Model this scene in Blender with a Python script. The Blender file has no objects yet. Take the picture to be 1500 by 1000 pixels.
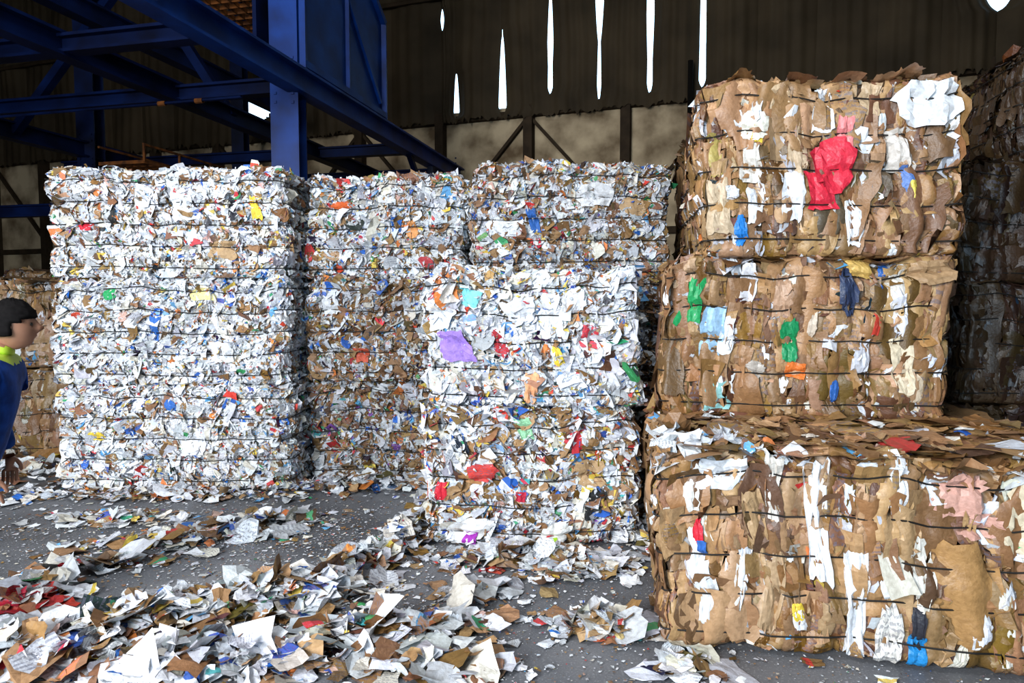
import bpy, math, numpy as np
from mathutils import Vector, Matrix
rng=np.random.default_rng(7)
sc=bpy.context.scene
try:
    sc.view_settings.view_transform='Standard'
    sc.view_settings.look='None'
except Exception as e: print(e)

# ------------------------------------------------------------ materials
def mat(name):
    m=bpy.data.materials.new(name); m.use_nodes=True
    nt=m.node_tree; b=nt.nodes['Principled BSDF']
    return m,nt,b
def N(nt,t,**k):
    n=nt.nodes.new(t)
    for a,v in k.items():
        if a in n.inputs: n.inputs[a].default_value=v
        else: setattr(n,a,v)
    return n
def ramp(nt,pts):
    r=nt.nodes.new('ShaderNodeValToRGB')
    e=r.color_ramp.elements
    while len(e)<len(pts): e.new(0.5)
    for i,(p,c) in enumerate(pts):
        e[i].position=p; e[i].color=(c[0],c[1],c[2],1)
    return r
def mixc(nt,fac,a,b,mode='MIX'):
    m=nt.nodes.new('ShaderNodeMix'); m.data_type='RGBA'; m.blend_type=mode
    for s,v in ((0,fac),(6,a),(7,b)):
        if isinstance(v,bpy.types.NodeSocket): nt.links.new(v,m.inputs[s])
        else:
            m.inputs[s].default_value=v if s==0 else (v[0],v[1],v[2],1)
    return m.outputs[2]
def mth(nt,op,a,b=None):
    n=nt.nodes.new('ShaderNodeMath'); n.operation=op
    for i,v in enumerate((a,b)):
        if v is None: continue
        if isinstance(v,bpy.types.NodeSocket): nt.links.new(v,n.inputs[i])
        else: n.inputs[i].default_value=v
    return n.outputs[0]

def scrap_material(name,rough=0.6,spec=0.3,blocks=True):
    m,nt,b=mat(name)
    col=N(nt,'ShaderNodeAttribute',attribute_name='Col')
    f=N(nt,'ShaderNodeAttribute',attribute_name='fuv')
    L=nt.links.new
    tc=N(nt,'ShaderNodeTexCoord')
    n1=N(nt,'ShaderNodeTexNoise'); n1.inputs['Scale'].default_value=38; n1.inputs['Detail'].default_value=4
    L(tc.outputs['Object'],n1.inputs['Vector'])
    r1=ramp(nt,[(0.3,(0.76,0.74,0.71)),(0.6,(1,1,1))]); L(n1.outputs['Fac'],r1.inputs[0])
    c=mixc(nt,1.0,col.outputs['Color'],r1.outputs[0],'MULTIPLY')
    sp=N(nt,'ShaderNodeSeparateXYZ'); L(f.outputs['Vector'],sp.inputs[0])
    u,v,rd=sp.outputs[0],sp.outputs[1],sp.outputs[2]
    if blocks:
        wn=N(nt,'ShaderNodeTexWhiteNoise',noise_dimensions='1D'); L(mth(nt,'MULTIPLY',rd,917.3),wn.inputs['W'])
        hr=ramp(nt,[(0,(.02,.10,.40)),(.3,(.15,.35,.6)),(.45,(.55,.03,.03)),(.62,(.7,.2,.04)),(.75,(.7,.5,.08)),(.88,(.05,.3,.12)),(1,(.05,.05,.06))]); hr.color_ramp.interpolation='CONSTANT'
        L(wn.outputs['Value'],hr.inputs[0])
        inb=mth(nt,'MULTIPLY',mth(nt,'GREATER_THAN',rd,.62),mth(nt,'LESS_THAN',rd,.71))
        blk=mth(nt,'MULTIPLY',mth(nt,'GREATER_THAN',v,.52),mth(nt,'LESS_THAN',v,.84))
        c=mixc(nt,mth(nt,'MULTIPLY',inb,blk),c,hr.outputs[0])
    g=mth(nt,'GREATER_THAN',mth(nt,'SINE',mth(nt,'MULTIPLY',v,60)),.1)
    n2=N(nt,'ShaderNodeTexNoise'); n2.inputs['Scale'].default_value=14; n2.inputs['Detail'].default_value=1
    L(f.outputs['Vector'],n2.inputs['Vector'])
    g2=mth(nt,'GREATER_THAN',n2.outputs['Fac'],.47)
    g3=mth(nt,'GREATER_THAN',rd,.80 if blocks else .93)
    fac=mth(nt,'MULTIPLY',mth(nt,'MULTIPLY',g,g2),mth(nt,'MULTIPLY',g3,.55))
    c=mixc(nt,fac,c,(0.10,0.10,0.14))
    L(c,b.inputs['Base Color'])
    b.inputs['Roughness'].default_value=rough
    b.inputs['Specular IOR Level'].default_value=spec
    n3=N(nt,'ShaderNodeTexNoise'); n3.inputs['Scale'].default_value=60; n3.inputs['Detail'].default_value=3
    L(tc.outputs['Object'],n3.inputs['Vector'])
    bp=N(nt,'ShaderNodeBump'); bp.inputs['Strength'].default_value=0.4; bp.inputs['Distance'].default_value=0.01
    L(n3.outputs['Fac'],bp.inputs['Height']); L(bp.outputs[0],b.inputs['Normal'])
    return m
M_PAPER=scrap_material('waste_paper')
M_CARD=scrap_material('waste_cardboard',0.42,0.40,False)
def simple(name,c,rough=0.5,metal=0.0,c2=None,scale=4,bump=0.0,contrast=(0.35,0.65),spec=.5):
    m,nt,b=mat(name)
    b.inputs['Roughness'].default_value=rough; b.inputs['Metallic'].default_value=metal; b.inputs['Specular IOR Level'].default_value=spec
    c2=c2 or tuple(x*0.6 for x in c)
    tc=N(nt,'ShaderNodeTexCoord'); n=N(nt,'ShaderNodeTexNoise'); n.inputs['Scale'].default_value=scale; n.inputs['Detail'].default_value=6
    nt.links.new(tc.outputs['Object'],n.inputs['Vector'])
    r=ramp(nt,[(contrast[0],c2),(contrast[1],c)]); nt.links.new(n.outputs['Fac'],r.inputs[0])
    nt.links.new(r.outputs[0],b.inputs['Base Color'])
    if bump:
        bp=N(nt,'ShaderNodeBump'); bp.inputs['Strength'].default_value=bump; bp.inputs['Distance'].default_value=0.02
        nt.links.new(n.outputs['Fac'],bp.inputs['Height']); nt.links.new(bp.outputs[0],b.inputs['Normal'])
    return m
M_WIRE=simple('baling_wire',(0.02,0.018,0.016),0.6,0.3)
M_BLUE=simple('blue_painted_steel',(0.003,0.028,0.16),0.45,0.0,(0.002,0.012,0.07),3,spec=.12)
M_BLUED=simple('dark_blue_steel',(0.0015,0.007,0.040),0.5,0.0,(0.001,0.002,0.010),2,spec=.10)
M_RUST=simple('rusty_steel',(0.14,0.045,0.010),0.8,0.0,(0.04,0.015,0.006),9,spec=.1)
M_CLAD=simple('dark_cladding',(0.044,0.030,0.016),0.75,0.0,(0.022,0.015,0.008),1.3,0.2,(.3,.7),spec=.10)
M_BEIGE=simple('stained_wall_panel',(0.42,0.32,0.20),0.9,0.0,(0.10,0.065,0.035),1.4,0.2,(0.34,0.60),spec=.1)
M_BROWN=simple('brown_frame_steel',(0.035,0.022,0.012),0.8,0.0,None,5,spec=.1)
M_DARK=simple('dark_wall_metal',(0.006,0.005,0.004),0.9,0.0,None,1,spec=.05)

m,nt,b=mat('dusty_concrete'); M_FLOOR=m
tc=N(nt,'ShaderNodeTexCoord'); a=N(nt,'ShaderNodeTexNoise'); a.inputs['Scale'].default_value=0.9; a.inputs['Detail'].default_value=8
nt.links.new(tc.outputs['Object'],a.inputs['Vector'])
r=ramp(nt,[(0.35,(0.060,0.063,0.070)),(0.5,(0.115,0.120,0.132)),(0.68,(0.19,0.19,0.20))]); nt.links.new(a.outputs['Fac'],r.inputs[0])
a2=N(nt,'ShaderNodeTexNoise'); a2.inputs['Scale'].default_value=90; a2.inputs['Detail'].default_value=3
nt.links.new(tc.outputs['Object'],a2.inputs['Vector'])
r2=ramp(nt,[(0.56,(0,0,0)),(0.72,(1,1,1))]); nt.links.new(a2.outputs['Fac'],r2.inputs[0])
c=mixc(nt,r2.outputs[0],r.outputs[0],(0.26,0.26,0.27))
nt.links.new(c,b.inputs['Base Color'])
rr=ramp(nt,[(0.4,(0.38,)*3),(0.65,(0.7,)*3)]); nt.links.new(a.outputs['Fac'],rr.inputs[0]); nt.links.new(rr.outputs[0],b.inputs['Roughness'])
bp=N(nt,'ShaderNodeBump'); bp.inputs['Strength'].default_value=0.2; bp.inputs['Distance'].default_value=0.01
nt.links.new(a2.outputs['Fac'],bp.inputs['Height']); nt.links.new(bp.outputs[0],b.inputs['Normal'])

# ------------------------------------------------------------ mesh building
def build(name,parts,mats,smooth=False,loc=(0,0,0),rz=0.0):
    V=[];F=[];C=[];U=[];MI=[];SM=[];o=0
    for p in parts:
        v=np.asarray(p['v'],float); f=np.asarray(p['f'],int)
        V.append(v);F.append(f+o);o+=len(v)
        c=p.get('c'); 
        if c is None: c=np.ones((len(v),3))*0.5
        c=np.asarray(c,float)
        if c.ndim==1: c=np.tile(c,(len(v),1))
        C.append(c)
        u=p.get('u'); U.append(np.zeros((len(v),3)) if u is None else u)
        MI.append(np.full(len(f),p.get('m',0))); SM.append(np.full(len(f),bool(smooth or p.get('s',False))))
    V=np.vstack(V);F=np.vstack(F);C=np.vstack(C);U=np.vstack(U);MI=np.concatenate(MI)
    me=bpy.data.meshes.new(name)
    me.vertices.add(len(V)); me.vertices.foreach_set('co',V.astype(np.float32).ravel())
    me.loops.add(F.size); me.loops.foreach_set('vertex_index',F.astype(np.int32).ravel())
    me.polygons.add(len(F)); me.polygons.foreach_set('loop_start',np.arange(0,F.size,4,dtype=np.int32))
    me.polygons.foreach_set('loop_total',np.full(len(F),4,dtype=np.int32))
    me.polygons.foreach_set('material_index',MI.astype(np.int32))
    me.polygons.foreach_set('use_smooth',np.concatenate(SM))
    me.update(calc_edges=True)
    at=me.attributes.new('Col','FLOAT_COLOR','POINT'); at.data.foreach_set('color',np.hstack([C,np.ones((len(C),1))]).astype(np.float32).ravel())
    at=me.attributes.new('fuv','FLOAT_VECTOR','POINT'); at.data.foreach_set('vector',U.astype(np.float32).ravel())
    for m in mats: me.materials.append(m)
    ob=bpy.data.objects.new(name,me); sc.collection.objects.link(ob)
    ob.location=loc; ob.rotation_euler=(0,0,rz)
    return ob
BF=np.array([[0,3,2,1],[4,5,6,7],[0,1,5,4],[1,2,6,5],[2,3,7,6],[3,0,4,7]])
def box(lo,hi,m=0):
    (x0,y0,z0),(x1,y1,z1)=lo,hi
    v=[(x0,y0,z0),(x1,y0,z0),(x1,y1,z0),(x0,y1,z0),(x0,y0,z1),(x1,y0,z1),(x1,y1,z1),(x0,y1,z1)]
    return dict(v=np.array(v,float),f=BF,m=m)
def bar(p0,p1,w,h,m=0,up=(0,0,1),off=(0,0)):
    p0=np.array(p0,float);p1=np.array(p1,float); d=p1-p0; d/=np.linalg.norm(d)
    up=np.array(up,float)
    if abs(d@up)>0.95: up=np.array([0,1.0,0]) if abs(d[2])>0.9 else np.array([0,0,1.0])
    s=np.cross(d,up); s/=np.linalg.norm(s); u=np.cross(s,d)
    v=[]
    for p in (p0,p1):
        for a,bb in ((-1,-1),(1,-1),(1,1),(-1,1)):
            v.append(p+s*(a*w/2+off[0])+u*(bb*h/2+off[1]))
    return dict(v=np.array(v),f=BF,m=m)
def ibeam(p0,p1,w,h,m=0,t=0.03):
    return [bar(p0,p1,w,t,m,off=(0,h/2-t/2)),bar(p0,p1,w,t,m,off=(0,-h/2+t/2)),bar(p0,p1,t,h-2*t+0.004,m)]
def tube(pts,r,k=6,closed=False,m=0,c=None):
    pts=np.asarray(pts,float); n=len(pts)
    if closed: tg=np.roll(pts,-1,0)-np.roll(pts,1,0)
    else: tg=np.gradient(pts,axis=0)
    tg/=np.linalg.norm(tg,axis=1)[:,None]+1e-9
    ref=np.array([0.02,0.03,1.0]); 
    if np.mean(np.abs(tg[:,2]))>0.8: ref=np.array([1.0,0.02,0])
    s=np.cross(tg,ref); s/=np.linalg.norm(s,axis=1)[:,None]+1e-9; u=np.cross(s,tg)
    an=np.arange(k)*2*math.pi/k
    v=pts[:,None]+r*(np.cos(an)[None,:,None]*s[:,None]+np.sin(an)[None,:,None]*u[:,None])
    f=[]
    for i in range(n if closed else n-1):
        j=(i+1)%n
        for q in range(k):
            q2=(q+1)%k; f.append((i*k+q,j*k+q,j*k+q2,i*k+q2))
    return dict(v=v.reshape(-1,3),f=np.array(f),m=m,c=c)

def flakes(P,Nn,T,sx,sy,tilt,spin,crumple,cols,k=3,m=0,bend=0.25,jit=0.22,rnd=None,pleat=0.0,smooth=False,taper=.25,cutlo=.6,sk=.22):
    n=len(P)
    Nn=Nn+tilt*rng.normal(size=(n,3)); Nn/=np.linalg.norm(Nn,axis=1)[:,None]
    T=T+spin*rng.normal(size=(n,3)); T=T-Nn*np.sum(T*Nn,1)[:,None]; T/=np.linalg.norm(T,axis=1)[:,None]+1e-9
    B=np.cross(Nn,T)
    a=np.linspace(-.5,.5,k); A,Bq=np.meshgrid(a,a); A=A.ravel();Bq=Bq.ravel()
    aj=A[None]+jit*rng.uniform(-1,1,(n,k*k))/(k-1); bj=Bq[None]+jit*rng.uniform(-1,1,(n,k*k))/(k-1)
    cut=rng.uniform(cutlo,1.1 if cutlo<.9 else 1.02,(n,1)); rad=np.maximum(np.hypot(A,Bq),1e-6)[None]
    sh=np.where(rad>0.6,cut,1.0); aj=aj*sh; bj=bj*sh
    ph=rng.uniform(0,6.28,(n,2)); aj=aj*(1+taper*np.sin(5*Bq[None]+ph[:,:1])); 
    skew=rng.normal(size=(n,1))*sk; aj=aj+skew*bj*np.minimum(1,(sx/sy))[:,None]
    s=np.minimum(sx,sy)
    h=s[:,None]*(bend*(rng.normal(size=(n,1))*A[None]**2*3+rng.normal(size=(n,1))*Bq[None]**2*3+rng.normal(size=(n,1))*A[None]*Bq[None]*2)+crumple*rng.normal(size=(n,k*k)))
    if pleat>0: h=h+s[:,None]*pleat*np.abs(np.sin(math.pi*A[None]*rng.uniform(1,2.2,(n,1))+ph[:,1:]))
    v=P[:,None]+T[:,None]*(bj*sy[:,None])[:,:,None]+B[:,None]*(aj*sx[:,None])[:,:,None]+Nn[:,None]*h[:,:,None]
    idx=[]
    for i in range(k-1):
        for j in range(k-1):
            q=i*k+j; idx.append((q,q+1,q+k+1,q+k))
    idx=np.array(idx)
    f=(np.arange(n)*k*k)[:,None,None]+idx[None]
    c=np.repeat(cols[:,None],k*k,1)
    R=rng.uniform(0,1,n) if rnd is None else rnd
    u=np.stack([np.tile(A+.5,(n,1)),np.tile(Bq+.5,(n,1)),np.tile(R[:,None],(1,k*k))],2)
    return dict(v=v.reshape(-1,3),f=f.reshape(-1,4),c=c.reshape(-1,3),u=u.reshape(-1,3),m=m,s=smooth)

def pal(entries,n,var=(.8,1.12)):
    w=np.array([e[0] for e in entries],float); w/=w.sum()
    c=np.array([e[1] for e in entries],float)
    i=rng.choice(len(w),n,p=w)
    return np.clip(c[i]*rng.uniform(var[0],var[1],(n,1))+rng.normal(0,.010,(n,3)),0.004,0.93)
WHITE=[(32,(.80,.82,.86)),(13,(.67,.70,.77)),(9,(.52,.53,.57)),(9,(.73,.69,.60))]
COLS=[(1.5,(.03,.13,.50)),(1.1,(.12,.36,.66)),(1.3,(.60,.05,.04)),(1.0,(.72,.22,.06)),(0.4,(.05,.33,.12)),(1.2,(.76,.56,.10)),(.12,(.25,.08,.4)),(1.5,(.02,.02,.03)),(.4,(.08,.4,.42)),(1.0,(.68,.42,.36)),(1.8,(.25,.26,.29))]
BRN=[(5,(.325,.178,.078)),(4,(.24,.125,.052)),(3,(.42,.25,.125)),(1.5,(.13,.066,.028))]
def mixpal(w,cf,b): return [(e[0]/63*w,e[1]) for e in WHITE]+[(e[0]/11*cf,e[1]) for e in COLS]+[(e[0]/13*b,e[1]) for e in BRN]
def lognorm(n,med,sig,lo,hi): return np.clip(med*np.exp(sig*rng.normal(size=n)),lo,hi)

def face_samples(W,D,H,face,n,out=(-.02,.035)):
    u=rng.uniform(-.5,.5,n); v=rng.uniform(0.008,.992,n); o=rng.uniform(out[0],out[1],n)
    z=np.zeros(n); one=np.ones(n)
    if face=='front': return np.stack([u*W,-D/2-o,v*H],1),np.stack([z,-one,z],1),np.tile([0,0,1.],(n,1))
    if face=='back': return np.stack([u*W,D/2+o,v*H],1),np.stack([z,one,z],1),np.tile([0,0,1.],(n,1))
    if face=='left': return np.stack([-W/2-o,u*D,v*H],1),np.stack([-one,z,z],1),np.tile([0,0,1.],(n,1))
    if face=='right': return np.stack([W/2+o,u*D,v*H],1),np.stack([one,z,z],1),np.tile([0,0,1.],(n,1))
    if face=='top': return np.stack([u*W,(v-.5)*D,H+o],1),np.stack([z,z,one],1),np.tile([0,1.,0],(n,1))

def wrap(v,W,D,H,lim):
    v=v.copy(); x,y,z=v[:,0],v[:,1],v[:,2]
    onf=np.abs(y)>D/2-.06; ons=np.abs(x)>W/2-.06
    ex=np.where(onf,np.maximum(np.abs(x)-W/2-lim,0),0); ey=np.where(~onf&ons,np.maximum(np.abs(y)-D/2-lim,0),0)
    x=x-np.sign(x)*ex; y=y-np.sign(y)*ex
    y=y-np.sign(y)*ey; x=x-np.sign(x)*ey
    ez=np.maximum(z-H-lim,0); el=np.maximum(-z+.0,0)
    z=z-ez+el*1.0
    y=np.where(onf,y-np.sign(y)*(ez+el),y); x=np.where(~onf&ons,x-np.sign(x)*(ez+el),x)
    return np.stack([x,y,z],1)

def gridbox(W,D,H,res=0.04):
    parts=[]
    def face(o,a,b,la,lb):
        na=max(2,int(la/res))+1; nb=max(2,int(lb/res))+1
        A,Bb=np.meshgrid(np.linspace(0,la,na),np.linspace(0,lb,nb),indexing='ij')
        v=np.array(o)+A.reshape(-1,1)*np.array(a)+Bb.reshape(-1,1)*np.array(b)
        i,j=np.meshgrid(np.arange(na-1),np.arange(nb-1),indexing='ij'); q=(i*nb+j).ravel()
        return v,np.stack([q,q+nb,q+nb+1,q+1],1)
    x,y=W/2,D/2
    for o,a,b,la,lb in [((-x,-y,0),(1,0,0),(0,0,1),W,H),((x,y,0),(-1,0,0),(0,0,1),W,H),((-x,y,0),(0,-1,0),(0,0,1),D,H),((x,-y,0),(0,1,0),(0,0,1),D,H),((-x,-y,H),(1,0,0),(0,1,0),W,D),((-x,y,0),(1,0,0),(0,-1,0),W,D)]:
        parts.append(face(o,a,b,la,lb))
    return parts

def make_bale(name,kind,W,D,H,loc,rz=0,mix=(63,9,9),dens=4300,patches=(),nw=5,faces=None,scale=1.0,dark=1.0):
    """loc: centre of the bottom face"""
    ph=rng.uniform(0,6.28,16); lh=rng.uniform(0,1,64)
    zj=H*(np.arange(nw)+.5)/nw
    h=np.array([W/2,D/2,H/2]); r=0.05 if kind=='paper' else 0.06
    def deform(v,extra=0.0):
        c=v-np.array([0,0,H/2])
        ins=np.clip(c,-(h-r),(h-r)); d=c-ins
        mm=np.abs(d).max(1); l=np.linalg.norm(d,axis=1)
        c=ins+d*np.where(l>1e-6,mm/np.maximum(l,1e-6),1)[:,None]
        z=c[:,2]+H/2
        zz=z+0.012*np.sin(3.1*c[:,0]+ph[0])+0.008*np.sin(9*c[:,0]+ph[5])
        dz=np.abs(zz[:,None]-zj[None]).min(1)
        p=-0.026*np.exp(-(dz/0.017)**2)+0.007*np.clip(dz/(H/nw/2),0,1)+extra
        p=p-.018*np.exp(-(np.minimum(z,H-z)/.028)**2)
        if kind=='card':
            lay=np.clip((zz*nw/H+.5).astype(int),0,60)
            ax=np.where(np.abs(c[:,1])/h[1]>np.abs(c[:,0])/h[0],c[:,0],c[:,1]+5)
            q=ax*4.6+0.9*np.sin(2.9*ax+ph[1])+0.5*lh[lay]+.5*np.sin(7.7*ax+ph[2])+.15*np.sin(5*z+ph[3])
            p=p-0.050*(1-np.abs(np.sin(math.pi*q))**0.35)*(np.abs(z-H)>0.03)
        am2=1 if kind=='paper' else .6
        p=p+am2*(.012*np.sin(11*c[:,0]+ph[11])*np.sin(9*z+ph[12])+.010*np.sin(23*c[:,0]+ph[13])*np.sin(19*z+ph[14]))
        c[:,0]*=1+p/(W/2); c[:,1]*=1+p/(D/2)
        am=0.022
        c[:,0]+=am*np.sin(5.1*z+ph[6]+1.7*c[:,1]); c[:,1]+=am*np.sin(3.3*c[:,0]+ph[7]+2*z)+.01*np.sin(8*c[:,0]+5*z+ph[8])
        c[:,2]+=(0.018*np.sin(4.1*c[:,0]+ph[9])+0.012*np.sin(9.3*c[:,0]+ph[10])+.010*np.sin(21*c[:,0]+ph[15]))*(z/H)
        c[:,2]=np.maximum(c[:,2]+H/2,0.002)
        return c
    parts=[]
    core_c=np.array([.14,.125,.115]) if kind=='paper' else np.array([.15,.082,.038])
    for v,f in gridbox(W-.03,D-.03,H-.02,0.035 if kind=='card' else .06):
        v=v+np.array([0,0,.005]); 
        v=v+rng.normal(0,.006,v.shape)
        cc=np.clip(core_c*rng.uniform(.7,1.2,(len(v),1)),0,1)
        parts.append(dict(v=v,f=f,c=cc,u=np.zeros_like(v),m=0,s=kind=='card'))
    areas=dict(front=W*H,back=W*H,left=D*H,right=D*H,top=W*D)
    fd=dict(front=1,left=.6,right=.6,top=.5,back=.15)
    if faces: fd.update(faces)
    loose=[]
    for fc,k in fd.items():
        A=areas[fc]
        if k<=0: continue
        if kind=='paper':
            n=int(A*dens*k); P,Nn,T=face_samples(W,D,H,fc,n,(-.03,.024))
            s=lognorm(n,.040*scale,.42,.015,.12); s2=s*rng.uniform(.5,1.7,n)
            cols=pal(mixpal(*mix),n)
            parts.append(flakes(P,Nn,T,s,s2,.46,.5,.07,cols,3,bend=.20))
            n=int(A*170*k); P,Nn,T=face_samples(W,D,H,fc,n,(.01,.030))
            s=lognorm(n,.078*scale,.3,.05,.15); s2=s*rng.uniform(.6,1.6,n)
            mx=(mix[0],mix[1]*.8,mix[2]*1.2)
            parts.append(flakes(P,Nn,T,s,s2,.24,.6,.035,pal(mixpal(*mx),n),4,bend=.12,jit=.12,taper=.08))
            n=int(A*420*k); P,Nn,T=face_samples(W,D,H,fc,n,(.0,.035))
            s=lognorm(n,.022,.3,.01,.06); loose.append(flakes(P,Nn,T,s,s*2.2,1.2,1.0,.1,pal(mixpal(*mix),n),3))
        else:
            n=int(A*90*k); P,Nn,T=face_samples(W,D,H,fc,n,(-.004,.012))
            s=lognorm(n,.13,.4,.06,.28); s2=s*rng.uniform(1.1,2.6,n); s2=np.minimum(s2,.5)
            parts.append(flakes(P,Nn,T,s,s2,.045,.07,.006,pal(BRN,n,(.7,1.25)),9,bend=.02,jit=.25,pleat=.12,smooth=True,taper=.14))
            # flat panels cut straight, with box printing
            n=int(A*36*k); P,Nn,T=face_samples(W,D,H,fc,n,(.002,.018))
            s=lognorm(n,.11,.3,.06,.20); s2=s*rng.uniform(.9,2.2,n)
            parts.append(flakes(P,Nn,T,s,s2,.10,.12,.006,pal(BRN,n,(.8,1.3)),6,bend=.05,jit=.05,pleat=.04,taper=.03,cutlo=.95,sk=.08))
            n=int(A*150*k); P,Nn,T=face_samples(W,D,H,fc,n,(.0,.018))
            s=lognorm(n,.05,.45,.02,.12); s2=s*rng.uniform(1,3,n)
            parts.append(flakes(P,Nn,T,s,s2,.16,.2,.03,pal(mixpal(mix[0]*.5,mix[1]*.3,mix[2]),n,(.65,1.1)),4,bend=.1,jit=.15))
            n=int(A*32*k); P,Nn,T=face_samples(W,D,H,fc,n,(.010,.022))
            s=lognorm(n,.050,.4,.025,.10); s2=s*rng.uniform(1.2,4,n)
            parts.append(flakes(P,Nn,T,s,s2,.08,.2,.025,pal(mixpal(mix[0]*1.6,mix[1]*.8,mix[2]*.6),n),7,bend=.05,jit=.35,pleat=.1))
            n=int(A*60*k); P,Nn,T=face_samples(W,D,H,fc,n,(.0,.02))
            s=lognorm(n,.03,.3,.015,.07); loose.append(flakes(P,Nn,T,s,s*2,.8,.6,.06,pal(mixpal(mix[0]*.4,1,mix[2]),n),3))
    n=int((W+D)*2*(170 if kind=='paper' else 45)); per=rng.uniform(0,1,n); side=rng.choice(4,n,p=[.4,.25,.25,.1])
    sx_=np.array([0,-1,1,0]);sy_=np.array([-1,0,0,1])
    X=np.where(sx_[side]==0,(per-.5)*W,sx_[side]*W/2*.985); Yv=np.where(sy_[side]==0,(per-.5)*D,sy_[side]*D/2*.985)
    Z=np.where(rng.uniform(size=n)<.72,H-.01+rng.uniform(-.02,.012,n),.03+rng.uniform(0,.03,n))
    Nn=np.stack([sx_[side]*.7,sy_[side]*.7,np.where(Z>H/2,.7,-.1)],1).astype(float)
    s=lognorm(n,.042 if kind=='paper' else .06,.4,.015,.12)
    loose.append(flakes(np.stack([X,Yv,Z],1),Nn,np.tile([0,0,1.],(n,1)),s,s*rng.uniform(.7,1.6,n),.6,.6,.07,pal(mixpal(*mix),n),3))
    for (s,z,w,hh,col,*o) in patches:
        off=o[0] if o else (.032 if kind=='paper' else .024)
        P=np.array([[-W/2+s,-D/2-off,z]]); sp=o[1] if len(o)>1 else .08
        parts.append(flakes(P,np.array([[0,-1.,0]]),np.array([[0,0,1.]]),np.array([w]),np.array([hh]),.03,sp,.012,np.array([col],float),9,bend=.02,jit=.35,rnd=np.array([o[2] if len(o)>2 else .3]),pleat=.08,taper=.13,cutlo=.7))
    for p in parts:
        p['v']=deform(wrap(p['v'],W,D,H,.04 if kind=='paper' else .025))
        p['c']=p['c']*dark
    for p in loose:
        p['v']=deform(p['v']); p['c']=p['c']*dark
    parts+=loose
    for z in zj:
        a=[]
        x,y=W/2,D/2
        per=[(-x,-y),(x,-y),(x,y),(-x,y)]
        for i in range(4):
            p0=np.array(per[i]);p1=np.array(per[(i+1)%4])
            for q in np.linspace(0,1,24,endpoint=False): a.append([*(p0+(p1-p0)*q),z])
        a=np.array(a)
        a[:,2]-=0.012*np.sin(3.1*a[:,0]+ph[0])
        w=deform(a,extra=.046 if kind=='paper' else .044)
        parts.append(tube(w,.0045,5,True,1,np.array([.03,.03,.03])))
    return build(name,parts,[M_PAPER if kind=='paper' else M_CARD,M_WIRE],False,loc,rz)

G=(.02,.33,.10);R_=(.62,.02,.04);Bl=(.03,.13,.45);Wh=(.80,.82,.86);Y_=(.8,.58,.06);Tn=(.45,.29,.15)
def stack(x0,x1,yf,D,n,Hh,mix,feat=None,rz=0,wob=.05,dark=1.0,**k):
    W=x1-x0
    for i in range(n):
        dx,dy=rng.uniform(-wob,wob,2)
        pt=feat.get(i,()) if feat else ()
        mm=mix[i] if isinstance(mix,list) else mix
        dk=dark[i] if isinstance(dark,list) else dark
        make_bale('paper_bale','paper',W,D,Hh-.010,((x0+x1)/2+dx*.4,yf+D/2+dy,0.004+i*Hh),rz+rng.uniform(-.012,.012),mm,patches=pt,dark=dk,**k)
stack(-4.02,-1.98,6.0,1.15,3,.945,[(60,7,10),(64,6,8),(58,8,15)],
      {0:[(1.0,.75,.1,.1,Bl),(1.45,.3,.12,.1,(.6,.6,.65)),(.35,.5,.1,.08,Y_),(1.2,.4,.2,.15,Wh)],
       1:[(.5,.8,.12,.1,G),(1.3,.8,.2,.1,(.85,.75,.3)),(.9,.5,.08,.2,Bl),(1.5,.3,.22,.18,Wh)],
       2:[(.55,.55,.06,.2,(.02,.02,.02)),(1.6,.6,.07,.2,(.02,.02,.03)),(1.5,.25,.2,.15,Tn),(.3,.45,.12,.07,R_),(1.8,.6,.08,.18,Y_),(1.2,.6,.2,.2,Wh)]})
stack(-1.88,-.46,6.34,1.15,3,.945,[(40,8,32),(38,8,34),(54,9,18)],
      {2:[(.8,.5,.1,.16,Bl),(.95,.45,.1,.16,(.7,.3,.1)),(.3,.7,.18,.07,(.7,.12,.02)),(1.1,.15,.12,.12,(.45,.05,.06))],
       1:[(.2,.7,.15,.2,Wh),(.5,.25,.12,.12,(.6,.1,.05))]},dark=[.70,.70,.86])  # dark: colour lowered to stand in for weaker light on this rear stack
stack(-.34,1.40,6.25,1.15,3,.975,[(38,7,34),(36,7,36),(52,7,24)],
      {2:[(.3,.4,.3,.15,Wh),(.55,.45,.08,.2,Bl),(1.1,.7,.3,.2,(.7,.7,.72)),(1.45,.6,.2,.15,Tn)]},dark=[.55,.6,.84])  # dark: dimmer light behind the front stack, put into the scrap colours
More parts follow.
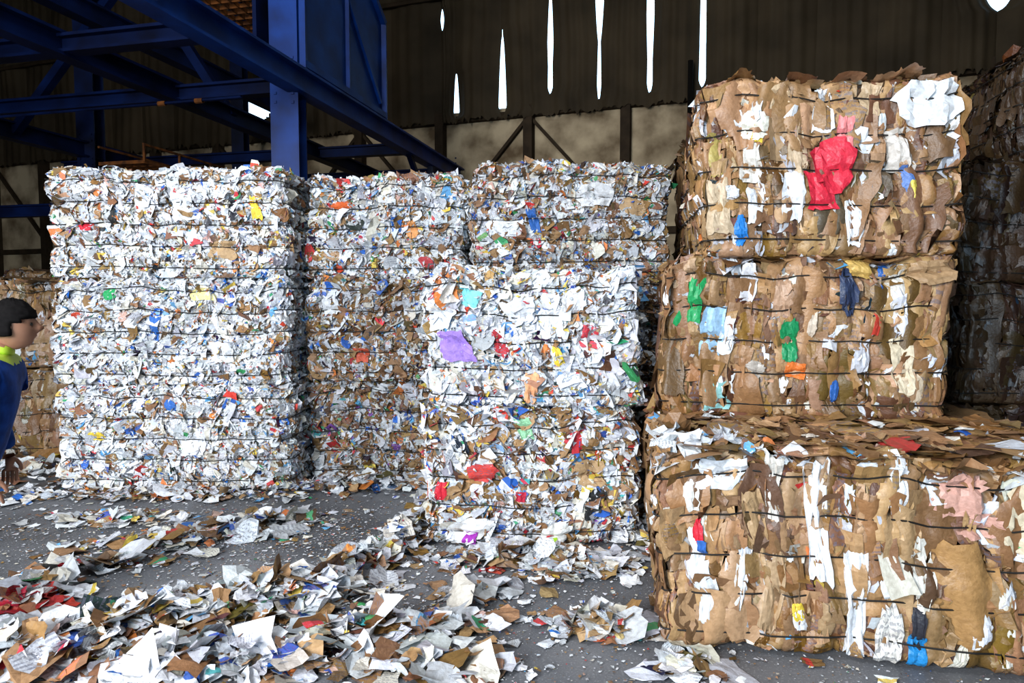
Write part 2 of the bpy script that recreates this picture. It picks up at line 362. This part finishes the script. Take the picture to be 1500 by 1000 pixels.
stack(-.57,.86,4.70,1.15,2,.950,[(44,9,24),(64,8,8)],
      {1:[(.19,.42,.20,.20,(.33,.20,.62),.045),(.10,.6,.14,.12,Wh,.045),(.5,.45,.12,.18,(.5,.03,.04),.03,.1,.9),(.88,.35,.07,.18,Y_),(1.12,.5,.14,.16,(.72,.06,.08),.03,.1,.9),(.68,.15,.1,.22,(.85,.4,.2)),(.3,.75,.14,.12,(.2,.6,.65)),(.62,.72,.22,.2,Wh),(.85,.6,.16,.2,Wh),(.42,.85,.07,.2,(.45,.27,.1)),(.6,.5,.15,.15,Wh),(1.0,.75,.15,.2,Wh)],
       0:[(.36,.52,.20,.14,(.62,.05,.04),.05,.3,.9),(.30,.50,.18,.12,(.4,.2,.08),.04),(.68,.83,.1,.15,(.3,.6,.35)),(.27,.1,.3,.18,(.75,.75,.75),.05),(.29,.06,.1,.09,(.35,.03,.4),.065),(.88,.1,.18,.16,(.8,.8,.78),.05),(.82,.03,.12,.07,(.35,.6,.02),.06),(1.12,.28,.14,.22,(.02,.02,.02)),(1.05,.22,.12,.2,(.75,.7,.6)),(.62,.36,.07,.07,(.5,.02,.05)),(1.02,.68,.05,.14,Bl),(1.1,.5,.2,.18,Tn),(.08,.38,.07,.12,R_)]},scale=1.2,dens=3400)
make_bale('cardboard_bale','card',1.5,1.1,.95,(-.2,8.2,.004),0,(20,6,60))
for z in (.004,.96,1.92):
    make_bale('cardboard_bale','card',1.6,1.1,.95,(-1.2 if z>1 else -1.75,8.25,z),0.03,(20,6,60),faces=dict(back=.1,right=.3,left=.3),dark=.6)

# right-hand cardboard stack, turned ~10 degrees
rz=-0.175; ux=np.array([math.cos(rz),math.sin(rz)]); uy=np.array([-math.sin(rz),math.cos(rz)])
def place(corner,W,D): 
    c=np.array(corner)+ux*W/2+uy*D/2; return (c[0],c[1])
Pk=(.62,.34,.27);Cr=(.66,.56,.40)
c=place((.73,3.28),2.05,.92)
make_bale('cardboard_bale','card',2.05,.92,.965,(c[0],c[1],.004),rz,(34,5,60),patches=[
 (.72,.66,.10,.55,Wh),(.28,.86,.22,.14,Wh),(.12,.78,.16,.2,(.72,.7,.66)),(.17,.45,.08,.3,Wh),(.2,.25,.1,.25,(.7,.72,.75)),(.18,.58,.05,.12,R_,.032),(.19,.5,.05,.08,Bl,.034),
 (1.34,.84,.22,.2,Pk),(1.42,.70,.18,.12,Pk),(1.62,.74,.2,.34,Cr,.028,.35),(.88,.27,.10,.5,Wh),(1.02,.12,.11,.32,(.78,.75,.7),.03,.1,.95),(1.17,.45,.1,.34,(.75,.72,.65)),(1.07,.85,.08,.28,Wh),
 (1.14,.07,.07,.16,(.02,.25,.6),.034),(.53,.8,.07,.3,(.7,.66,.6)),(.85,.75,.06,.18,(.7,.75,.85)),(.63,.18,.06,.1,Wh),(.45,.6,.09,.35,Tn),(1.14,.2,.06,.2,(.03,.03,.04),.033),(.5,.3,.1,.4,(.45,.3,.17)),(.62,.22,.05,.08,Y_),(.36,.35,.06,.3,Wh),(1.5,.3,.05,.2,(.7,.68,.6))],faces=dict(top=.8))
c=place((.90,4.26),1.95,1.1)
make_bale('cardboard_bale','card',1.95,1.1,.965,(c[0],c[1],.004),rz,(20,5,60))
c=place((.96,4.24),1.60,1.05)
make_bale('cardboard_bale','card',1.60,1.05,.965,(c[0],c[1],.98),rz,(26,4,60),patches=[
 (.13,.70,.13,.26,G),(.14,.52,.12,.1,Tn,.03),(.27,.52,.13,.28,(.35,.55,.75),.03),(.36,.5,.09,.22,Wh,.032),(.45,.82,.1,.24,(.72,.72,.76)),(.73,.48,.10,.25,(.01,.26,.09),.034),(.78,.30,.11,.09,(.8,.2,.04),.03),(.66,.76,.1,.24,(.50,.31,.20)),
 (1.02,.78,.10,.28,(.03,.045,.10),.040,.3),(1.07,.93,.13,.13,(.65,.42,.12),.036),(1.48,.88,.24,.14,(.40,.25,.13),.06,.4),(1.19,.60,.04,.12,(.55,.05,.03),.03),(1.28,.78,.1,.24,(.7,.66,.6)),(1.22,.9,.05,.16,Bl),(1.0,.18,.05,.14,Bl,.03),
 (1.36,.35,.11,.35,Cr),(1.42,.2,.1,.25,(.62,.5,.36)),(.32,.13,.14,.16,(.25,.5,.5)),(.36,.22,.12,.14,Wh),(.85,.6,.05,.2,(.6,.5,.4)),(.55,.3,.1,.1,(.5,.45,.4)),(.08,.88,.12,.14,(.46,.3,.18))])
c=place((1.15,4.18),1.42,1.05)
make_bale('cardboard_bale','card',1.42,1.05,1.03,(c[0],c[1],1.95),rz,(36,4,60),patches=[
 (.74,.54,.24,.32,(.70,.03,.06),.036,.03),(.66,.40,.16,.22,(.70,.03,.06),.034,.05),(.82,.72,.08,.18,(.8,.25,.25),.038),(.70,.88,.12,.26,Wh),(1.26,.88,.30,.26,(.78,.80,.83),.04),(.50,.36,.12,.28,Wh,.03),(.84,.2,.09,.28,Wh,.03),(.2,.16,.07,.18,(.02,.2,.6),.030),
 (.30,.76,.18,.16,(.82,.8,.7),.03),(.33,.72,.06,.1,Y_,.034),(.27,.55,.12,.22,(.72,.68,.62)),(.17,.78,.12,.14,Wh),(.14,.38,.10,.08,Wh,.03,.1,.95),(.05,.62,.09,.26,(.42,.33,.1)),(.55,.64,.1,.3,(.60,.45,.3)),(1.12,.62,.16,.24,(.6,.55,.5)),(1.14,.45,.06,.16,(.1,.2,.5),.030),(1.17,.4,.06,.1,(.75,.6,.1),.032),(1.38,.72,.1,.12,(.75,.74,.72)),(.07,.3,.14,.3,(.55,.42,.28)),(.28,.3,.08,.2,Wh),(.95,.93,.1,.2,(.5,.36,.22)),(.45,.9,.14,.22,(.5,.36,.22))],faces=dict(top=.8,left=1))
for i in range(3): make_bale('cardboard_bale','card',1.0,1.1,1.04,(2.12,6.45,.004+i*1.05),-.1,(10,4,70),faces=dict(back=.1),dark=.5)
for i in range(4): make_bale('cardboard_bale','card',1.7,1.2,.90,(4.35+(.45 if i==3 else 0),5.5+.05*i,.004+i*.91),-.2,(8,2,70),dark=.15)  # far-right stack: its shadow is painted in by darkening the cardboard colours
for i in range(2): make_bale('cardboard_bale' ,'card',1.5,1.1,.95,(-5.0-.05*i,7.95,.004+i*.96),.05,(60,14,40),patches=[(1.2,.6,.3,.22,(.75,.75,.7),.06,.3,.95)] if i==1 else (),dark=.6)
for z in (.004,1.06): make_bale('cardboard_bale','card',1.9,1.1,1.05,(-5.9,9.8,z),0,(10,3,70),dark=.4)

# ------------------------------------------------------------ litter
LP=mixpal(60,5,24)
parts=[]
def litter(cx,cy,rx,ry,rot,hh,n,med,mixp=LP,flat=.38,uniform=False,k=4):
    if uniform: a=rng.uniform(-1,1,(n,2))
    else: a=rng.normal(0,.5,(n,2))
    rr=np.linalg.norm(a,axis=1); H=hh*np.exp(-1.6*rr**2)
    x=cx+a[:,0]*rx*math.cos(rot)-a[:,1]*ry*math.sin(rot); y=cy+a[:,0]*rx*math.sin(rot)+a[:,1]*ry*math.cos(rot)
    z=H*rng.uniform(0,1,n)**.6+.008
    P=np.stack([x,y,z],1); s=lognorm(n,med,.5,.006,.22); s2=s*rng.uniform(.6,1.7,n)
    up=np.tile([0,0,1.],(n,1)); T=rng.normal(size=(n,3))
    tl=np.where(H>.03,flat,.10)[:,None]
    Nn=up+tl*rng.normal(size=(n,3))
    fl=flakes(P,Nn,T,s,s2,.02,0,.04,pal(mixp,n,(.65,1.1)),k,bend=.12)
    fl['v'][:,2]=np.maximum(fl['v'][:,2],.003+.004*rng.uniform(size=len(fl['v'])))
    parts.append(fl)
for (cx,cy,rx,ry,rot,hh,n,med) in [(-2.25,3.10,.70,.34,.3,.17,430,.075),(-1.8,3.42,.58,.30,.5,.19,520,.075),(-1.3,3.72,.55,.26,.5,.19,500,.07),(-.98,4.15,.45,.18,1.0,.17,360,.06),(-.78,4.7,.38,.15,1.3,.18,320,.052),(-1.5,3.05,.65,.25,.1,.12,260,.075),
  (-.75,3.3,.55,.20,.3,.12,300,.07),(-.4,3.05,.45,.18,0,.06,90,.07),(-.2,3.8,.5,.25,0,.04,34,.06),
  (.15,4.36,.62,.18,0,.11,400,.060),(.5,4.15,.35,.15,.2,.07,130,.055),(.45,3.45,.30,.15,0,.09,130,.062),(.8,3.05,.25,.2,0,.04,40,.07),(-2.3,4.72,.8,.17,.15,.07,180,.058),(-3.0,5.2,.7,.18,0,.06,140,.055),(-1.9,5.15,.5,.18,.2,.06,130,.055),(-2.8,3.9,.3,.2,0,.09,80,.075),(-2.6,4.3,.5,.12,.2,.06,60,.065),
  (-3,5.80,1.2,.12,0,.10,460,.045),(-1.3,6.1,.8,.16,0,.14,420,.045),(-4.3,5.8,.6,.4,0,.05,140,.05),(-4.7,6.8,.8,.5,0,.08,160,.08),(1.02,4.9,.16,.7,0,.14,200,.06),(-.68,5.2,.10,.6,0,.16,160,.06),
  (-1.6,2.2,1.6,.6,0,.06,200,.075),(1.6,2.4,1.0,.4,0,.04,60,.07)]:
    litter(cx,cy,rx,ry,rot,hh,n,med)
litter(-2.72,3.7,.18,.12,0,.08,38,.08,[(4,(.50,.03,.03)),(3,(.7,.7,.7)),(2,(.45,.2,.1))])
litter(.45,3.42,.2,.11,0,.07,40,.07,[(2,(.55,.13,.06)),(4,(.75,.72,.65)),(2,(.65,.5,.2)),(3,(.45,.28,.14))])
litter(-1.75,3.45,.7,.3,.5,.20,14,.16,[(3,(.82,.84,.87)),(1,(.5,.33,.18))],flat=.25)
litter(-.5,3.3,.6,.25,.1,.06,8,.14,[(2,(.75,.77,.8)),(1,(.5,.33,.18))],flat=.15)
litter(-1.5,4.4,3.4,1.9,0,.004,200,.04,uniform=True)
litter(0,2.2,3.4,1.4,0,.004,80,.05,uniform=True)
SH=mixpal(50,5,24)
litter(-1.2,4.0,3.6,2.2,0,.002,6500,.0075,SH,uniform=True,k=2)
litter(-2.0,4.9,1.8,.9,0,.002,5000,.009,SH,k=2)
litter(-1.5,3.4,1.6,.8,.3,.002,4000,.010,SH,k=2)
litter(.4,3.8,1.2,1.6,0,.002,3000,.0075,SH,uniform=True,k=2)
litter(0,1.4,3.6,1.2,0,.002,2500,.009,SH,uniform=True,k=2)
build('paper_litter',parts,[M_PAPER])
parts=[]
n=340; s_=rng.uniform(.05,1.95,n); t_=rng.uniform(.0,1.0,n)
P=np.stack([.73+ux[0]*s_+uy[0]*t_,3.28+ux[1]*s_+uy[1]*t_,.985+rng.uniform(0,.03,n)],1)
s=lognorm(n,.09,.45,.03,.25)
fl=flakes(P,np.tile([0,0,1.],(n,1)),rng.normal(size=(n,3)),s,s*rng.uniform(.7,1.8,n),.10,0,.03,pal(mixpal(4,1,80),n,(.7,1.2)),4,bend=.08)
fl['v'][:,2]=np.maximum(fl['v'][:,2],.955); parts.append(fl)
n=70;s_=rng.uniform(0,.5,n); t_=rng.uniform(.0,.3,n)
P=np.stack([.73+ux[0]*s_+uy[0]*t_,3.28+ux[1]*s_+uy[1]*t_,.985+rng.uniform(0,.04,n)],1); s=lognorm(n,.07,.4,.03,.15)
parts.append(flakes(P,np.tile([0,0,1.],(n,1)),rng.normal(size=(n,3)),s,s*1.3,.3,0,.05,pal(mixpal(60,5,20),n),4))
build('cardboard_scraps',parts,[M_CARD])

# ------------------------------------------------------------ building shell
build('floor',[box((-20,-9,-.2),(12,22,0))],[M_FLOOR])
def wy(x): return 14.64-.3556*(x+2.684)
cv=np.array([(-16,-9,9.6),(12,-9,9.6),(12,wy(12)+.1,9.6),(-16,wy(-16)+.1,9.6),(-16,-9,9.8),(12,-9,9.8),(12,wy(12)+.1,9.8),(-16,wy(-16)+.1,9.8)])
build('ceiling',[dict(v=cv,f=BF)]+[box((-16,y-.08,9.3),(12,y+.08,9.6)) for y in range(-8,9,3)],[M_DARK])
build('wall_left',[box((-16.2,-9,0),(-16,wy(-16),9.6))],[M_DARK])
build('wall_right',[box((12,-9,0),(12.2,wy(12),9.6))],[M_DARK])
build('wall_front',[box((-16,-9.2,0),(-9,-9,9.6)),box((3,-9.2,0),(12,-9,9.6)),box((-9,-9.2,6),(3,-9,9.6))],[M_DARK])
S=1.22
W0=np.array([-2.2*S,12*S]); wd=np.array([.942,-.335])
ang=math.atan2(wd[1],wd[0])
wp=[box((-16,.10,0),(17,.22,5.52),0)]
for u in np.arange(-12,17,1.9): wp.append(box((u-.09,-.10,0),(u+.09,.10,5.5),1))
for z in (3.0,5.35): wp.append(box((-13,-.05,z-.06),(17,.10,z+.06),1))
for u in np.arange(-12,15,1.9):
    a,bb=(u,u+1.9) if int(round((u+12)/1.9))%2 else (u+1.9,u)
    wp.append(bar((a,.02,3.2),(bb,.02,5.3),.09,.06,1))
wp.append(tube([(-13,-.22,7.72),(17,-.22,7.72)],.05,6,False,1))
wp.append(tube([(5.15*S,-.3,0),(5.15*S,-.3,5.9)],.05,6,False,2))
build('wall_back',wp,[M_BEIGE,M_BROWN,M_DARK],loc=(W0[0],W0[1],0),rz=ang)
slits=[(u*S,()) for u in (-13.4,-12.6,-11.8,-11,-10.2,-9.4,-8.6,-7.8,-7.0,-6.2,-5.4,-4.6,-3.8,-3.0,-2.2,-1.4,-.6)]
def zs(z): return 1.7+(z-1.7)*S
slits+=[(.2*S,[]),(1.13*S,[(zs(6.15),zs(6.5),.08,.5)]),(1.38*S,[(zs(4.72),zs(5.45),.13,.12)]),(2.19*S,[(zs(4.68),zs(5.95),.17,.12),(zs(5.5),zs(6.1),.03,.3)]),(2.99*S,[(zs(4.92),zs(6.55),.12,.5),(zs(4.95),zs(6.6),.10,.06)]),(3.77*S,[(zs(4.76),zs(6.0),.08,.2),(zs(5.6),9.5,.17,.3)]),
 (4.54*S,[(zs(4.8),9.5,.14,.35),(zs(4.8),zs(7.2),.10,.06)]),(5.30*S,[(zs(4.8),9.5,.11,.2),(zs(4.82),zs(7.2),.12,.04)]),(6.07*S,[]),(6.84*S,[]),(7.6*S,[]),(8.35*S,[]),(8.95*S,[(zs(5.4),zs(6.12),.42,.35),(zs(6.3),9.5,.5,.4)]),(9.9*S,[]),(10.8*S,[]),(11.8*S,[]),(13*S,[])]
def gap(sl,z):
    g=np.zeros_like(z)
    for (a,b,w,pk) in sl:
        t=(z-a)/(b-a)
        g=np.maximum(g,np.where((t>0)&(t<1),w*np.clip(np.minimum(t/max(pk,.01),(1-t)/(1-pk)),0,1)**.5,0))
    return g
parts=[]
zr=np.linspace(5.28,9.6,110)
for i in range(len(slits)-1):
    (u0,g0),(u1,g1)=slits[i],slits[i+1]
    ga=gap(g0,zr); gb=gap(g1,zr)
    a=u0+np.where(ga>.012,ga/2,-.03); b_=u1-gb/2
    ncol=25
    t=np.linspace(0,1,ncol)
    X=a[:,None]+(b_-a)[:,None]*t[None]
    pz=rng.uniform(0,6.28,3)
    rib=.018*np.sign(np.sin(2*math.pi*t*4))[None]*np.minimum(1,4*np.minimum(t,1-t))[None]
    Yd=-.05-.10*np.sin(t*math.pi)[None]*(1+.6*np.sin(zr*1.3+pz[0]))[:,None]-.012*(1-t)[None]+rib+.0*X
    Z=np.repeat(zr[:,None],ncol,1); Z[0]+=.06*rng.normal(size=ncol)*.6
    v=np.stack([X,Yd,Z],2).reshape(-1,3)
    ii,jj=np.meshgrid(np.arange(len(zr)-1),np.arange(ncol-1),indexing='ij'); q=(ii*ncol+jj).ravel()
    f=np.stack([q,q+1,q+ncol+1,q+ncol],1)
    cx=X[:-1,:-1].ravel(); cz=Z[:-1,:-1].ravel()
    keep=~(((cx+3.25)/.38)**2+((cz-5.98)/.36)**2<1); f=f[keep]
    parts.append(dict(v=v,f=f,m=0))
build('wall_cladding',parts,[M_CLAD],True,(W0[0],W0[1],0),ang)

# ------------------------------------------------------------ blue steel platform
O=np.array([-2.46,8.0]); dd=np.array([.226,.974]); ee=np.array([-.974,.226])
def Q(s,t,z): p=O+dd*s+ee*t; return (p[0],p[1],z)
P_=[]
def add(x): 
    if isinstance(x,list): P_.extend(x)
    else: P_.append(x)
zb=4.22
add(ibeam(Q(-5,0,zb),Q(6.2,0,zb),.2,.28,0))
add(ibeam(Q(-5,1.7,zb),Q(6,1.7,zb),.18,.24,1))
add(ibeam(Q(-5,5.4,zb),Q(5.5,5.4,zb),.2,.26,1))
add(ibeam(Q(-5,3.2,zb+1.2),Q(5.5,3.2,zb+1.2),.2,.26,1))
for s in (-3.2,-1.5,.15,3.6,5.8): add(ibeam(Q(s,.1,zb),Q(s,7,zb),.16,.18,1))
for s in (2.2,4.8): add(ibeam(Q(s,.1,3.2),Q(s,7,3.2),.14,.2,1))
def col(s,t,z1,w=.32,m=0):
    x,y,_=Q(s,t,0)
    add(box((x-w/2,y-.16,0),(x+w/2,y-.135,z1),m)); add(box((x-w/2,y+.135,0),(x+w/2,y+.16,z1),m)); add(box((x-.02,y-.135,0),(x+.02,y+.135,z1),m))
    add(box((x-w/2-.06,y-.22,0),(x+w/2+.06,y+.22,.03),m))
    for z in (zb-.25,zb-.15,zb+.15,zb+.25):
        for q in (-.1,.1): add(box((x+q-.015,y-.175,z-.015),(x+q+.015,y-.16,z+.015),m))
col(.1,.18,9.3)
col(2.6,5.4,9.3,.3,1); col(-1.2,6.6,9.3,.45,1); col(5.8,.05,4.1,.2,1); col(5.6,4.6,9.3,.25,1)
add(bar(Q(3.4,0,zb-.1),Q(4.3,0,zb-.9),.08,.08,1)); add(bar(Q(5.5,0,zb-.1),Q(4.6,0,zb-.9),.08,.08,1)); add(bar(Q(4.45,0,zb-.1),Q(4.45,0,zb-.95),.1,.1,1)); add(bar(Q(4.2,0,zb-.95),Q(5.8,0,zb-.95),.1,.1,1))
add(bar(Q(-3.2,1.7,zb+.1),Q(.1,5.4,zb+.1),.12,.12,1))
add(bar(Q(1.2,5.4,zb),Q(1.2,3.2,zb+2.2),.12,.12,1)); add(bar(Q(1.2,1.7,zb),Q(1.2,3.2,zb+2.2),.12,.12,1))
add(ibeam(Q(1.2,.1,zb+2.2),Q(1.2,7,zb+2.2),.16,.24,1))
add(bar(Q(-.3,.2,zb+2.9),Q(-.3,6,zb+1.9),.14,.14,1))
for (s0,s1,t0,t1,z) in [(.4,2.6,.9,1.8,5.55),(1.5,4.5,3.4,4.2,3.75)]:
    for q in np.linspace(t0,t1,7): add(bar(Q(s0,q,z),Q(s1,q,z),.02,.05,2))
    for q in np.linspace(s0,s1,14): add(bar(Q(q,t0,z),Q(q,t1,z),.02,.05,2))
    for tt in (t0,t1): add(bar(Q(s0,tt,z+.25),Q(s1,tt,z+.25),.03,.03,2))
    for q in np.linspace(s0,s1,5): add(bar(Q(q,t0,z),Q(q,t0,z+.27),.03,.03,2))
add(tube([Q(-.2,.6,4.02),Q(-.2,7,3.98)],.016,8,False,1))
for q in (1.1,1.6): add(tube([Q(-.2,q,4.01),Q(-.2,q+.1,4.01)],.03,8,False,2))
build('steel_platform',P_,[M_BLUE,M_BLUED,M_RUST])
P_=[]
def plate(pts,t0,t1,m=0):
    v=[Q(s,t0,z) for s,z in pts]+[Q(s,t1,z) for s,z in pts]
    f=[[0,1,2,3],[7,6,5,4]]+[[i,i+4,(i+1)%4+4,(i+1)%4] for i in range(4)]
    return dict(v=np.array(v),f=np.array(f),m=m)
z0=zb+.15
add(plate([(.05,z0),(2.35,z0),(2.35,5.75),(.05,7.3)],-.02,.02))
add(plate([(.05,z0),(2.35,z0),(2.35,5.75),(.05,7.3)],.55,.6,1))
for s in (.05,2.35):
    add(bar(Q(s,-.05,z0),Q(s,-.05,5.75 if s>1 else 7.3),.07,.07))
add(bar(Q(.05,-.05,7.3),Q(2.35,-.05,5.75),.08,.08)); add(bar(Q(.05,-.05,z0+.05),Q(2.35,-.05,z0+.05),.08,.08))
add(bar(Q(.3,-.05,6.6),Q(2.2,-.05,z0+.2),.04,.05)); add(bar(Q(1.2,-.04,z0),Q(1.2,-.04,6.5),.05,.05))
add(bar(Q(2.35,0,z0+.02),Q(2.35,.6,z0+.02),.05,.05)); add(plate([(2.33,z0),(2.37,z0),(2.37,5.75),(2.33,5.75)],0,.6,1))
build('feed_hopper',P_,[M_BLUE,M_BLUED])

# ------------------------------------------------------------ worker
M_JKT=simple('navy_work_jacket',(.009,.055,.29),.8,0,(.005,.027,.14),14,.4,spec=.15)
M_PANT=simple('dark_work_trousers',(.02,.022,.035),.8,0,None,14)
M_SKIN=simple('skin',(.34,.17,.105),.55,0,(.27,.125,.075),10,spec=.3)
M_HAIR=simple('black_hair',(.006,.005,.005),.8,0,None,60,0,spec=.08)
M_VEST=simple('hi_vis_yellow',(.50,.70,.05),.6,0,(.42,.60,.03),10)
M_BOOT=simple('work_boot',(.03,.02,.015),.6)
M_EYE=simple('eye_dark',(.02,.015,.01),.2)
emp=bpy.data.objects.new('worker',None); sc.collection.objects.link(emp)
def skinmesh(name,V,E,Rr,root,sub=2):
    me=bpy.data.meshes.new(name); me.from_pydata(V,E,[]); me.update()
    ob=bpy.data.objects.new(name,me); sc.collection.objects.link(ob)
    m=ob.modifiers.new('s','SKIN'); sd=me.skin_vertices[0].data
    for i,r in enumerate(Rr): sd[i].radius=(r,r) if not isinstance(r,tuple) else r; sd[i].use_root=(i==root)
    m.use_smooth_shade=True
    m2=ob.modifiers.new('u','SUBSURF'); m2.levels=sub; m2.render_levels=sub
    dg=bpy.context.evaluated_depsgraph_get(); dg.update()
    nm=bpy.data.meshes.new_from_object(ob.evaluated_get(dg))
    bpy.data.objects.remove(ob)
    o=bpy.data.objects.new(name,nm); sc.collection.objects.link(o); o.parent=emp
    for p in nm.polygons: p.use_smooth=True
    return o
V=[(-.13,0,.93),(-.08,0,1.08),(-.03,0,1.24),(.0,0,1.36),(.02,0,1.43),(.045,0,1.50),
   (-.0,-.16,1.38),(-.03,-.22,1.14),(.03,-.235,.90),
   (-.0,.16,1.38),(-.09,.22,1.14),(-.03,.23,.91),
   (-.14,-.09,.86),(-.12,-.10,.48),(-.30,-.10,.10),
   (-.14,.09,.86),(-.25,.10,.48),(-.55,.10,.16)]
E=[(0,1),(1,2),(2,3),(3,4),(4,5),(3,6),(6,7),(7,8),(3,9),(9,10),(10,11),(0,12),(12,13),(13,14),(0,15),(15,16),(16,17)]
Rr=[.140,.140,.155,.13,.07,.058,.082,.064,.048,.082,.064,.048,.10,.068,.05,.10,.068,.05]
bd=skinmesh('clothed_body',V,E,Rr,0)
me=bd.data
for m in (M_JKT,M_PANT,M_SKIN,M_VEST): me.materials.append(m)
for p in me.polygons:
    c=p.center
    arm=abs(c.y)>.165
    if c.z>1.475: p.material_index=2
    elif c.z>1.39 and abs(c.y)<.12: p.material_index=3
    elif c.z<.84 and not arm: p.material_index=1
    else: p.material_index=0
def hand(name,w,sgn,d):
    w=np.array(w); V=[tuple(w),tuple(w+d*.05),tuple(w+d*.09)]; E=[(0,1),(1,2)]; R=[(.026,.02),(.034,.018),(.036,.016)]
    for i,(o,l) in enumerate(((-.03,.068),(-.01,.078),(.01,.072),(.03,.058))):
        b=w+d*.09+np.array([o,0,0]); k=len(V)
        V+= [tuple(b),tuple(b+d*l*.5+np.array([.0,-sgn*.008,0])),tuple(b+d*l+np.array([.0,-sgn*.028,0]))]
        E+=[(2,k),(k,k+1),(k+1,k+2)]; R+=[.010,.009,.007]
    k=len(V); b=w+d*.03+np.array([.03,0,0])
    V+=[tuple(b),tuple(b+d*.035+np.array([.022,-sgn*.006,0])),tuple(b+d*.065+np.array([.026,-sgn*.016,0]))]; E+=[(1,k),(k,k+1),(k+1,k+2)]; R+=[.013,.011,.008]
    o=skinmesh(name,V,E,R,0,1); o.data.materials.append(M_SKIN)
hand('right_hand',(.033,-.235,.885),-1,np.array([.08,0,-.99])); hand('left_hand',(-.03,.23,.895),1,np.array([.05,0,-.99]))
for nm,(x,y,z),pit in (('right_boot',(-.30,-.10,0),0),('left_boot',(-.56,.10,.05),.5)):
    V=[(x-.03,y,z+.12),(x-.03,y,z+.05),(x+.06,y,z+.05),(x+.17,y,z+.035)]
    o=skinmesh(nm,V,[(0,1),(1,2),(2,3)],[.052,.048,.048,.034],1); o.data.materials.append(M_BOOT)
def sph(nu=40,nv=28):
    u=np.linspace(0,2*math.pi,nu,endpoint=False); v=np.linspace(0.001,math.pi-.001,nv)
    U,Vv=np.meshgrid(u,v,indexing='ij'); p=np.stack([np.cos(U)*np.sin(Vv),np.sin(U)*np.sin(Vv),np.cos(Vv)],2).reshape(-1,3)
    f=[(i*nv+j,((i)*nv+j+1),((i+1)%nu)*nv+j+1,((i+1)%nu)*nv+j) for i in range(nu) for j in range(nv-1)]
    return p,np.array(f)
hc=np.array([.085,0,1.575])
p,f=sph(56,40)
h=p*np.array([.095,.076,.118])
low=np.clip(-p[:,2],0,1); h[:,1]*=1-.32*low**1.5; h[:,0]*=1-.12*low; h[:,0]+=.02*low*(p[:,0]>0)*p[:,0]
def bump(c,s,a): 
    g=np.exp(-np.sum(((p-np.array(c))/np.array(s))**2,1)); h[:,0]+=a*g
bump((1,0,-.12),(.5,.14,.16),.026); bump((.95,0,-.02),(.5,.09,.2),.012); bump((.9,.3,.06),(.5,.16,.1),-.010); bump((.9,-.3,.06),(.5,.16,.1),-.010); bump((.85,0,-.45),(.5,.28,.07),.008); bump((.8,0,-.8),(.5,.3,.15),.010); bump((.9,0,.2),(.5,.5,.08),.005)
o=build('head',[dict(v=h+hc,f=f)],[M_SKIN],True); o.parent=emp
hp=[]
for sg in (-1,1):
    q,fq=sph(14,10); hp.append(dict(v=q*np.array([.018,.008,.03])+hc+np.array([-.005,sg*.077,-.005]),f=fq))
o=build('ears',hp,[M_SKIN],True); o.parent=emp
hp=[]
for sg in (-1,1):
    q,fq=sph(14,10); hp.append(dict(v=q*.010+hc+np.array([.080,sg*.028,.008]),f=fq))
o=build('eyes',hp,[M_EYE],True); o.parent=emp
q=p*np.array([.110,.090,.130]); front=(p[:,0]>.55)&(p[:,2]<.22); lown=(p[:,2]<-.45)|((p[:,0]>.15)&(p[:,2]<.05))
q[front|lown]*=.78; q*=1+.02*rng.normal(size=(len(q),1))
o=build('hair',[dict(v=q+hc+np.array([-.004,0,.006]),f=f)],[M_HAIR],True); o.parent=emp
emp.location=(-2.555,3.36,0); emp.rotation_euler=(0,0,.35)

# ------------------------------------------------------------ light
w=bpy.data.worlds.new('World'); sc.world=w; w.use_nodes=True
bg=w.node_tree.nodes['Background']; bg.inputs[0].default_value=(.50,.76,1,1); bg.inputs[1].default_value=4
def area(name,loc,tgt,sx,sy,P,col):
    l=bpy.data.lights.new(name,'AREA'); l.shape='RECTANGLE'; l.size=sx; l.size_y=sy; l.energy=P; l.color=col
    o=bpy.data.objects.new(name,l); sc.collection.objects.link(o); o.location=loc
    o.rotation_euler=(Vector(tgt)-Vector(loc)).to_track_quat('-Z','Y').to_euler()
area('door_daylight',(-5.3,-4.0,4.0),(-.5,5,1.2),4.2,4.0,1720,(.95,.975,1))
area('overhead_fill',(-1.5,2.5,8.8),(-1.5,4,0),3,3,400,(.9,.95,1))  # fill lamp added overhead to brighten bale tops and litter; no real fixture

cam=bpy.data.cameras.new('camera'); co=bpy.data.objects.new('camera',cam); sc.collection.objects.link(co)
cam.lens=24; cam.sensor_width=36; co.location=(0,0,1.7); co.rotation_euler=(math.radians(90-3.43),0,0)
cam.clip_start=.05
sc.camera=co
